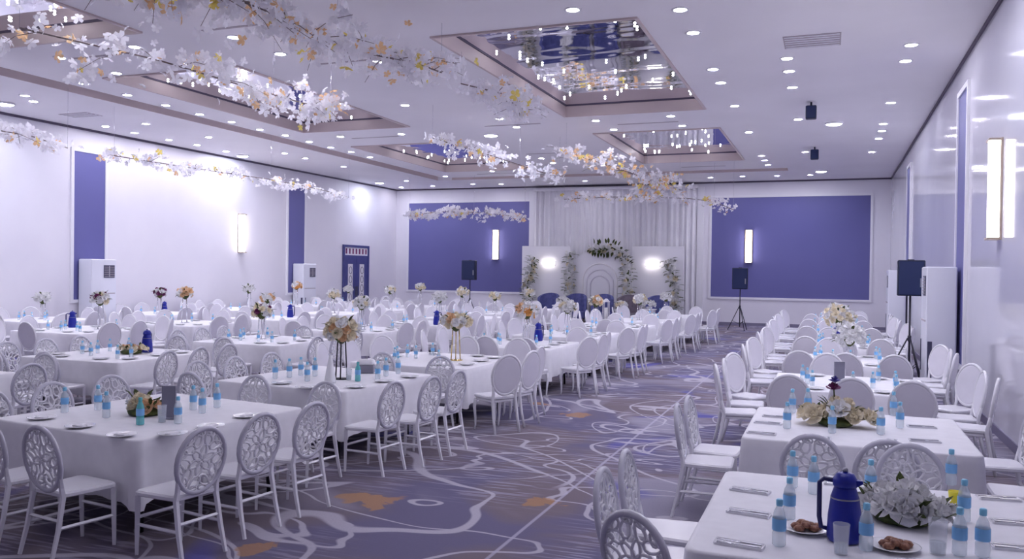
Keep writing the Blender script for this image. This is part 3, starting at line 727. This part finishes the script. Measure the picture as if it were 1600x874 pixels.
t = thing('yellow_cup', 'small yellow cup behind the water bottles on the jug table', 'cup', atz(1492, 790, TT)); MB().lathe([(.028, 0), (.036, .08), (.034, .08), (.026, .004)], 12).build('cup', 'yellow', t)
for x, y, rz in ((1155, 852, 1.45), (1170, 803, 1.4), (1172, 768, 1.4), (1590, 858, -1.5), (1585, 818, -1.45), (1560, 780, -1.4), (1300, 752, 3.1)):
    on(CU, x, y, 'napkin with fork and knife laid on the blue jug table', 'place settings on the jug table', rz)
g = 'water bottles on the cream rose table'
for x, y in ((1229.6, 670), (1238, 645), (1262, 644), (1300, 677), (1376, 679), (1406, 669), (1396, 650)):
    on(BOT, x, y, 'clear water bottle with blue label on the table with cream roses and plum bloom', g)
for x, y, rz in ((1190, 678, 1.5), (1200, 662, 1.5), (1212, 652, 1.5), (1445, 690, -1.5), (1440, 668, -1.5), (1290, 688, 0), (1395, 692, 0)):
    on(CU, x, y, 'napkin with fork and knife on the table with cream roses and plum bloom', 'place settings on the cream rose table', rz)
g = 'water bottles on the menu stand table'
for x, y in ((101, 645), (153, 641), (166, 653), (278, 662), (302, 641), (316, 646), (339, 637)):
    on(BOT, x, y, 'clear water bottle with blue label on the table with peach roses and grey menu stand', g)
on(TEAL, 219, 664, 'teal bottle beside peach roses on the menu stand table'); on(GC, 264, 655, 'upright grey menu stand beside peach roses', None, R(20)); on(GL, 253, 660, 'clear tumbler in front of the grey menu stand')
for x, y, rz in ((125, 668, 0), (190, 682, 0), (65, 655, 0), (270, 680, 1.5), (330, 668, 1.5), (385, 652, 1.5)):
    on(PL, x, y, 'white plate with folded napkin on the grey menu stand table', 'plates on the menu stand table', rz)
g = 'water bottles on the black-legged bouquet table'
for x, y in ((430, 592), (452, 590), (480, 596), (492, 588), (590, 594), (603, 588), (622, 584), (470, 587)):
    on(BOT, x, y, 'clear water bottle with blue label beside the black-legged bouquet', g)
on(TEAL, 559, 596, 'teal bottle beside the black-legged bouquet'); on(GL, 545, 594, 'clear tumbler beside the black-legged bouquet'); 
t = thing('tissue_box', 'white topped grey tissue box behind the black-legged bouquet', 'tissue box', atz(572, 583, TT), R(20)); MB().rbox(-.1, .1, -.06, .06, 0, .1, .008).build('box', 'grey_card', t); MB().rbox(-.105, .105, -.065, .065, .1, .17, .02).build('tissue_stack', 'napkin', t)
t = thing('cone_vase', 'tall white cone vase beside the black-legged bouquet', 'vase', atz(516, 598, TT)); MB().lathe([(.065, 0), (.066, .02), (.05, .12), (.022, .27), (.02, .31)], 16).build('cone', 'plate', t); MB().lathe([(.02, .31), (.026, .315), (.026, .325), (.018, .33)], 12).build('lip', 'silver', t)
for x, y, rz in ((440, 600), (500, 604), (545, 604), (600, 597), (640, 590)) and ((440, 600, 0), (478, 607, 0), (556, 606, 1.5), (600, 597, 1.5), (640, 590, 1.5)):
    on(PL, x, y, 'white plate with folded napkin on the black-legged bouquet table', 'plates on the black-legged bouquet table', rz)
# other tables: bottles, plates, a jug here and there
def dress(key, nb, seed, plates=True, jug=None, menu=False):
    cx, cy, where = TABLES[key]; rnd = random.Random(seed); used = [(-.2, .1), (.1, -.15), (.25, .2), (-.1, 0), (-.5, .4)]+([jug] if jug else [])+([(-.1, -.25)] if menu else [])+[(0, 0), (.3, 0), (.05, .35), (.08, .5), (-.05, .5)]
    k = 0
    while k < nb:
        x, y = rnd.uniform(-.52, .52), rnd.uniform(-.5, .5)
        if any(math.hypot(x-a, y-b) < .2 for a, b in used):
            used.append((9, 9)); 
            if len(used) > 400: break
            continue
        used.append((x, y)); k += 1
        BOT.place((cx+x, cy+y, TT), 0, f'blue-labelled water bottle on the {where}', f'water bottles, {where}', .86)
    if plates:
        for x, y, rz in ((.68, -.5, 1.5), (.68, .05, 1.5), (.68, .55, 1.5), (-.68, -.5, 1.5), (-.68, .05, 1.5), (-.36, -.7, 0), (.36, -.7, 0), (-.36, .7, 0), (.36, .7, 0)):
            if jug and math.hypot(x-jug[0], y*.95-jug[1]) < .24: continue
            PL.place((cx+x, cy+y*.95, TT), rz, f'white plate with folded napkin on the {where}', f'plates, {where}')
    if jug: JUG.place((cx+jug[0], cy+jug[1], TT), rnd.uniform(0, 6), f'dark blue thermos jug on the {where}', None)
    if menu: GC.place((cx-.1, cy-.25, TT), .3, f'upright grey menu stand on the {where}', None)
dress('T3', 6, 1); dress('T4', 5, 2, jug=(.15, .72)); dress('T5', 4, 3); dress('T6', 4, 4); dress('T7', 3, 5, False); dress('T8', 3, 6, False)
dress('U1', 4, 7); dress('U2', 7, 8, jug=(.18, .35)); dress('U3', 8, 9); dress('U4', 5, 10); dress('U5', 4, 11, jug=(.55, -.55)); dress('U6', 4, 12, False); dress('U7', 3, 13, False); dress('U8', 2, 14, False)
dress('V1', 6, 15, jug=(-.6, .3)); dress('V2', 5, 16); dress('V3', 4, 17, False, jug=(.3, .4)); dress('V4', 3, 18, False); dress('V5', 3, 19, False); dress('V6', 2, 20, False)
dress('X1', 5, 21, False); dress('X2', 4, 22, False, jug=(.4, -.3)); dress('X3', 3, 23, False); dress('X4', 3, 24, False); dress('X5', 2, 25, False)
dress('R3', 8, 26, menu=True); dress('R4', 7, 27); dress('R5', 6, 28, jug=(-.1, -.1)); dress('R6', 5, 29, False); dress('R7', 4, 30, False); dress('R8', 3, 31, False)

# ================================================================== LOUDSPEAKERS
def pa_speaker(x, y, z0, z1, w_, label, slab):
    t = thing('speaker_stand', slab, 'speaker stand', (x, y, 0))
    MB().tube([(0, 0, .12), (0, 0, z0)], .019, 8).build('pole', 'stand_black', t)
    MB().lathe([(.03, .78), (.035, .8), (.035, .88), (.028, .9)], 10).build('collar', 'stand_black', t)
    for k in range(3):
        a = k*2*PI/3-PI/2+.5; l_ = MB().tube([(.03*math.cos(a), .03*math.sin(a), .85), (.42*math.cos(a), .42*math.sin(a), .018)], .014, 6).build('leg', 'stand_black', t)
        MB().tube([(0.02*math.cos(a), .02*math.sin(a), .22), (.27*math.cos(a), .27*math.sin(a), .34)], .009, 5).build('brace', 'stand_black', t)
        MB().lathe([(.014, 0), (.02, .004), (.02, .03), (.012, .036)], 8, (.42*math.cos(a), .42*math.sin(a), 0)).build('rubber_foot', 'stand_black', l_)
    s = thing('loudspeaker', label, 'speaker', (x, y, z0)); h = z1-z0; q = w_/2
    # cabinet, wider at the front (towards -y) and chamfered behind
    def lp(i, z): return [(-q+i, -.2+i, z), (q-i, -.2+i, z), (q-i, 0, z), (q*.62, .2-i, z), (-q*.62, .2-i, z), (-q+i, 0, z)]
    MB().loft([lp(.015, 0), lp(0, .015), lp(0, h-.015), lp(.015, h)]).build('cabinet', 'speaker_black', s)
    MB().rbox(-q+.02, q-.02, -.225, -.2, .02, h-.02, .01).build('grille', 'speaker_grille', s)
    MB().bbox(q-.09, q-.05, -.228, -.225, .25*h, .5*h).build('badge', 'steel', s)
    MB().bbox(-.06, .06, -.02, .02, h, h+.02).build('handle', 'stand_black', s)
pa_speaker(1.43, 18.05, 1.67, 2.36, .48, 'black loudspeaker on the stand among the tables by the glossy wall', 'black tripod stand among the tables by the glossy wall')
pa_speaker(-3.12, 31.7, 1.5, 2.27, .54, 'black loudspeaker before the navy panel on the glossy wall side', 'black tripod stand before the navy panel on the glossy wall side')
pa_speaker(-14.0, 32.0, 1.66, 2.46, .6, 'black loudspeaker before the navy panel on the door wall side', 'black tripod stand before the navy panel on the door wall side')

# ================================================================== AIR CONDITIONERS
def aircon(loc, rz, label):
    t = thing('tower_air_conditioner', label, 'air conditioner', loc, rz)      # front faces local -y, back at y = 0
    MB().rbox(-.42, .42, -.5, -.03, 0, 2.22, .02).build('cabinet', 'ac_white', t)
    g_ = MB().bbox(-.02, .34, -.512, -.5, 1.72, 2.06).build('outlet_grille', 'ac_dark', t)
    for k in range(6): MB().bbox(-.01, .33, -.52, -.512, 1.75+k*.05, 1.765+k*.05).build('louvre', 'groove', g_)
    MB().bbox(.155, .165, -.52, -.512, 1.74, 2.04).build('divider', 'ac_white', g_)
    MB().bbox(-.34, .36, -.508, -.5, 1.28, 1.31).build('panel_groove', 'groove', t)
    MB().bbox(-.30, -.27, -.512, -.5, .4, .95).build('intake_slot', 'ac_dark', t)
    for s in (-1, 1): MB().bbox(*sorted((s*.42, s*.432)), -.47, -.40, .06, .95).build('side_slot', 'ac_dark', t)
aircon((XL+.02, 17.36, 0), PI/2, 'white tower air conditioner beneath the navy strip, door wall, farther from the stage')
aircon((XL+.02, 26.95, 0), PI/2, 'white tower air conditioner next to the navy double door')
aircon((XR-.04, 16.25, 0), -PI/2, 'white tower air conditioner by glossy wall beside the loudspeaker stand')
aircon((XR-.04, 26.6, 0), -PI/2, 'white tower air conditioner by glossy wall, closer to the stage')

# ================================================================== STAGE
# curtain
ns = 260; x0, x1 = -12.05, -5.15; rnd = random.Random(11); ph = [rnd.uniform(0, 6) for _ in range(5)]
def cy_(i): u = i/ns*2*PI; return YB-.14+.05*math.sin(u*31+ph[0]+.9*math.sin(u*3))+.03*math.sin(u*13+ph[1])+.012*math.sin(u*57)
front = [(x0+(x1-x0)*i/ns, cy_(i)) for i in range(ns+1)]
mb = MB(); mb.loft([[(x, y, z) for x, y in front] for z in (.1, 1.5, 3, 4.5, 5.5)], cap=False, close=False, smooth=True)
tag(mb.build('curtain', 'curtain'), 'white pleated curtain hanging behind the stage panels', 'curtain')
tag(MB().bbox(x0-.05, x1+.05, YB-.26, YB-.01, 5.5, 5.62).build('curtain_pelmet', 'white_trim'), 'white box pelmet above the stage curtain', 'pelmet')
# low platform-free backdrop panels
def panel(x0, x1, y, h, label, name='backdrop_panel'):
    t = thing(name, label, 'backdrop', ((x0+x1)/2, y, 0)); q = (x1-x0)/2
    MB().rbox(-q, q, -.04, .04, 0, h, .01).build('board', 'white_trim', t); MB().rbox(-q, q, .04, .3, 0, .08, .01).build('foot', 'white_trim', t); return t
panel(-12.35, -10.2, 33.75, 3.12, 'flat white backdrop panel with lamp, door wall side of the arch'); panel(-7.6, -5.5, 33.75, 3.12, 'flat white backdrop panel with lamp, glossy wall side of the arch')
t = thing('arch_panel', 'white backdrop panel with nested arch mouldings and rounded top', 'backdrop', (-8.9, 33.65, 0))
q = 1.35; pts = [(-q, 0), (-q, 1.85)]+[(-q*math.cos(a*PI/16), 1.85+1.15*math.sin(a*PI/16)) for a in range(1, 16)]+[(q, 1.85), (q, 0)]
MB().loft([[(x, -.05, z) for x, z in pts], [(x, .05, z) for x, z in pts]]).build('board', 'white_trim', t)
for k, (w_, h) in enumerate(((.72, 2.4), (.56, 2.15), (.40, 1.9))):
    path = [(-w_-.0, -.06, .02), (-w_, -.06, h-w_)]+[(-w_*math.cos(a*PI/14), -.06, h-w_+w_*math.sin(a*PI/14)) for a in range(1, 14)]+[(w_, -.06, h-w_), (w_, -.06, .02)]
    MB().tube(path, .035, 5).build('arch_moulding', 'chair_panel' if k else 'ceiling', t)
for x, lab in ((-11.15, 'small glowing wall lamp on the backdrop panel beside door-wall flower column'), (-6.75, 'small glowing wall lamp on the backdrop panel beside the glossy-wall flower column')):
    t = thing('backdrop_lamp', lab, 'wall lamp', (x, 33.7105, 2.4))
    MB().rbox(-.3, .3, -.03, 0, -.08, .08, .01).build('plate', 'white_trim', t); MB().rbox(-.27, .27, -.1, -.03, -.06, .06, .015).build('diffuser', 'sconce_glow', t)
# flower columns and arch garland: dense small white roses with dark leaves, each flower a part
def flower_path(label, pts, n, rad, size, seed, name='flower_column'):
    base = Vector(pts[0]); t = thing(name, label, 'flowers', (base.x, base.y, 0)); rnd = random.Random(seed)
    P = [Vector(p)-Vector((base.x, base.y, 0)) for p in pts]
    MB().tube(P, .05, 6).build('frame_post', 'leaf', t)
    seg = [(P[i+1]-P[i]).length for i in range(len(P)-1)]; tot = sum(seg)
    def at(u):
        d = u*tot
        for i, s in enumerate(seg):
            if d <= s: return P[i].lerp(P[i+1], d/s), (P[i+1]-P[i]).normalized()
            d -= s
        return P[-1], (P[-1]-P[-2]).normalized()
    for k in range(n):
        p, tg = at((k+.5)/n); a = rnd.uniform(0, 2*PI); q_ = tg.orthogonal().normalized(); e = tg.cross(q_); d = q_*math.cos(a)+e*math.sin(a)
        if d.y > .3: d.y = -d.y
        if rnd.random() < .55:
            o = obj('rose', rose(rnd.choice([WH, WH, WH, WH, CR]), k % 3), None, t); place_dir(o, p+d*rad*rnd.uniform(.6, 1.1), d, size*rnd.uniform(.7, 1.2), rnd.uniform(0, 6))
        else:
            o = obj('leaf', LEAF, None, t); o.location = p+d*rad*.8; o.rotation_euler = d.to_track_quat('Y', 'Z').to_euler(); s = size*2.1; o.scale = (s, s, s)
    return t
flower_path('column of white flowers at the door wall end of the backdrop', [(-12.0, 33.4, 0), (-11.95, 33.4, 1.6), (-11.7, 33.4, 2.65)], 150, .2, .105, 1)
flower_path('column of white flowers on the door wall side of the arch', [(-10.15, 33.4, 0), (-10.15, 33.4, 1.5), (-10.1, 33.4, 2.85)], 150, .2, .105, 2)
flower_path('column of white flowers at the glossy wall end of the backdrop', [(-5.75, 33.4, 0), (-5.78, 33.4, 1.6), (-6.05, 33.4, 2.6)], 150, .2, .105, 3)
flower_path('garland of white flowers over the arch top and down one side', [(-7.75, 33.4, 0), (-7.7, 33.4, 1.5), (-7.68, 33.4, 2.3), (-7.95, 33.4, 2.85), (-8.4, 33.4, 3.05), (-9.3, 33.4, 3.0)], 240, .22, .105, 4, 'flower_garland')
def tub_chair(x, y, rz, matn, label):
    t = thing('tub_armchair', label, 'armchair', (x, y, 0), rz)
    MB().loft(seat_loops(.4, .36, .2, .46, .12, 0), smooth=False).build('seat', matn, t)
    ang = [PI*(.0+i/12) for i in range(13)]
    outer = [(.46*math.cos(a), .1+.44*math.sin(a)) for a in ang]; inner = [(.36*math.cos(a), .1+.34*math.sin(a)) for a in ang]
    def ring(z0, zt): return [[(x_, y_, z0) for x_, y_ in outer+inner[::-1]], [(x_, y_, zt+(.2*math.sin(a))) for (x_, y_), a in zip(outer+inner[::-1], ang+ang[::-1])]]
    MB().loft(ring(.18, .98)).build('back_shell', matn, t)
    for a, b in ((-1, -1), (1, -1), (-1, 1), (1, 1)): MB().tube([(a*.3, b*.26, .2), (a*.32, b*.28, 0)], [.022, .014], 6).build('leg', 'gold', t)
for x, mt, lab in ((-10.75, 'velvet', 'navy velvet tub armchair at the door wall end of the stage row'), (-9.6, 'velvet', 'navy velvet tub armchair second from the door wall on stage'), (-8.5, 'velvet', 'navy velvet tub armchair in front of the arch mouldings'),
                   (-7.45, 'velvet_brown', 'taupe velvet tub armchair in front of the flower garland'), (-6.3, 'velvet', 'navy velvet tub armchair at the glossy wall end of the stage row')):
    tub_chair(x, 32.4, 0, mt, lab)
def pedestal(x, y, w_, h, label, mats, seed):
    t = thing('flower_pedestal', label, 'pedestal', (x, y, 0))
    MB().rbox(-w_, w_, -w_, w_, 0, h, .015).build('plinth', 'white_trim', t); MB().rbox(-w_-.04, w_+.04, -w_-.04, w_+.04, h, h+.04, .01).build('plinth_top', 'white_trim', t)
    f = thing('pedestal_bouquet', 'round '+label.replace('white pedestal carrying ', ''), 'bouquet', (x, y, h+.04))
    MB().lathe([(.08, 0), (.12, .05), (.1, .09)], 10).build('bowl', 'white_trim', f); flower_head(f, (0, 0, .15), .24, .17, 18, .085, mats, seed, 6, True)
pedestal(-9.75, 31.3, .3, .72, 'white pedestal carrying white flowers, door wall side of the stage', [WH], 70)
pedestal(-7.35, 31.0, .2, .62, 'white pedestal carrying cream and white flowers before the taupe armchair', [WH, CR], 71)
pedestal(-6.35, 31.2, .2, .66, 'white pedestal carrying white flowers before the end armchair', [WH], 72)
t = thing('white_lantern', 'slim white lantern standing between stage armchairs', 'lantern', (-8.0, 31.2, 0))
MB().rbox(-.12, .12, -.12, .12, 0, .06, .01).build('base', 'white_trim', t)
for a in (-1, 1):
    for b in (-1, 1): MB().bbox(a*.1-.012, a*.1+.012, b*.1-.012, b*.1+.012, .06, .92).build('post', 'white_trim', t)
MB().loft([[(-.13, -.13, .92), (.13, -.13, .92), (.13, .13, .92), (-.13, .13, .92)], [(-.03, -.03, 1.05), (.03, -.03, 1.05), (.03, .03, 1.05), (-.03, .03, 1.05)]]).build('roof', 'white_trim', t)
MB().lathe([(.07, .06), (.07, .7), (.01, .71)], 12).build('candle', 'rose_white', t)

# ================================================================== HANGING BLOSSOM BRANCHES
def blossom_mesh(seed, matn):
    rnd = random.Random(seed); mb = MB()
    for k in range(5):
        a = 2*PI*k/5+rnd.uniform(-.2, .2); l_ = rnd.uniform(.85, 1.1); z = rnd.uniform(.15, .5)
        e = Vector((math.cos(a), math.sin(a), 0)); s = Vector((-math.sin(a), math.cos(a), 0))
        mb.add([(0, 0, 0), e*.5+s*.34+Vector((0, 0, z*.5)), e*l_*.95+s*.25+Vector((0, 0, z)), e*l_*.95-s*.25+Vector((0, 0, z)), e*.5-s*.34+Vector((0, 0, z*.5))], [(0, 1, 4), (1, 2, 3, 4)], False)
    return mb, matn
BLO = {}
for mt in ('petal_white', 'petal_orange', 'petal_yellow'):
    for v in range(3):
        mb, _ = blossom_mesh(v, mt); me = mb.mesh('blossom'); me.materials.append(M[mt]); BLO[(mt, v)] = (me, mb)
def hang(label, path, n, spread, size, seed, individual=False, worange=.12, sag=.0, twigs=10, rad_x=None):
    base = Vector(path[0]); t = thing('hanging_blossom_branch', label, 'hanging flowers', base); rnd = random.Random(seed)
    P = [Vector(p)-base for p in path]
    MB().tube(P, .012, 5).build('main_stem', 'twig', t)
    for p in P[::2]+[P[-1]]: MB().tube([p, Vector((p.x, p.y, ZC-base.z))], .003, 4).build('suspension_wire', 'silver', t)
    seg = [(P[i+1]-P[i]).length for i in range(len(P)-1)]; tot = sum(seg)
    def at(u):
        d = u*tot
        for i, s in enumerate(seg):
            if d <= s or i == len(seg)-1: return P[i].lerp(P[i+1], min(1, d/s))
            d -= s
    tw = MB(); tips = []
    for k in range(twigs):
        a = at(rnd.random()); d = Vector((rnd.uniform(-1, 1)*spread[0], rnd.uniform(-1, 1)*spread[1], rnd.uniform(-1, .6)*spread[2])); m_ = a+d*.5+Vector((0, 0, .06)); tw.tube([a, m_, a+d], [.007, .005, .003], 4); tips.append((a, m_, a+d))
    stuff(tw.build('twigs', 'twig', t))
    groups = {}
    for k in range(n):
        if rnd.random() < .75 and tips: a, m_, e = rnd.choice(tips); u = rnd.random(); p = (a.lerp(m_, u) if rnd.random() < .4 else m_.lerp(e, u))+Vector((rnd.gauss(0, .09), rnd.gauss(0, .09), rnd.gauss(0, .06)))
        else: p = at(rnd.random())+Vector((rnd.gauss(0, .4)*spread[0], rnd.gauss(0, .4)*spread[1], rnd.gauss(0, .35)*spread[2]))
        r_ = rnd.random(); mt = 'petal_orange' if r_ < worange*.7 else 'petal_yellow' if r_ < worange else 'petal_white'
        d = Vector((rnd.gauss(0, 1), rnd.gauss(0, 1), rnd.gauss(-.6, .7))); s = size*rnd.uniform(.6, 1.3); me, mb = BLO[(mt, k % 3)]
        if p.z > ZC-.12-base.z: p.z = ZC-.12-base.z
        if individual and k < 290: o = obj('blossom', me, None, t); place_dir(o, p, d, s, rnd.uniform(0, 6))
        else:
            q = d.to_track_quat('Z', 'Y'); g_ = groups.setdefault(mt, MB()); g_.add([q @ (Vector(v)*s)+p for v in mb.v], mb.f)
    for mt, g_ in groups.items(): stuff(g_.build('blossoms', mt, t))
hang('big branch of white and orange blossoms hanging over the aisle row, entrance side', [(-6.3, 6.0, 4.85), (-5.9, 7.5, 4.9), (-5.9, 9.2, 4.85), (-5.5, 10.6, 4.95), (-5.5, 11.4, 5.0)], 800, (.8, .6, .4), .075, 1, True, .14, twigs=60)
hang('white and yellow blossom branch hanging over the second row, entrance side', [(-9.2, 7.4, 4.9), (-8.6, 9.0, 4.85), (-8.2, 11, 4.75), (-8.2, 12.6, 4.8)], 520, (.7, .6, .35), .075, 2, True, .14, twigs=22)
hang('blossom branch hanging below the first mirrored coffer edge beside the aisle', [(-5.9, 13.0, 5.2), (-5.6, 14.2, 5.25), (-5.7, 15.6, 5.15)], 220, (.5, .5, .22), .085, 3, True, .1, twigs=16)
hang('white blossom branch hanging at the hall centre below the large round lamp', [(-8.4, 17, 5.0), (-8.1, 18.8, 4.95), (-7.6, 20.5, 4.8), (-7.0, 22, 4.6)], 260, (.6, .6, .25), .08, 4, False, .05, twigs=22)
hang('orange and white blossom branch hanging below the coffer closest to the stage', [(-6.2, 20, 5.0), (-5.6, 22, 4.9), (-5.0, 24, 4.75), (-4.4, 26, 4.6)], 320, (.8, .8, .3), .08, 5, False, .3, twigs=26)
hang('white blossom branch hanging before the navy panel on the door wall side', [(-15.8, 30, 4.2), (-14.5, 30, 4.35), (-13, 30, 4.3), (-11.8, 30, 4.2), (-10.9, 30, 4.05)], 420, (.5, .4, .28), .085, 6, False, .08, twigs=34)
hang('white blossom branch hanging before the stage curtain', [(-9.2, 29.5, 4.7), (-7.5, 29.5, 4.75), (-6, 29.3, 4.7), (-4.6, 29, 4.6), (-3.7, 28.6, 4.45), (-3.05, 28.4, 4.15)], 380, (.5, .4, .25), .08, 7, False, .12, twigs=30)
hang('pale blossom branch hanging along the door wall sconce', [(-15.6, 15, 4.6), (-15.2, 17, 4.55), (-14.6, 19.5, 4.5), (-14.6, 22, 4.45), (-15.2, 24.5, 4.45)], 320, (.6, .7, .25), .08, 8, False, .1, twigs=26)
hang('white blossom branch hanging near the door wall, farthest from the stage', [(-14.6, 10.6, 4.55), (-14.6, 12, 4.55), (-15, 13.2, 4.5)], 200, (.5, .5, .25), .085, 9, False, .08, twigs=18)
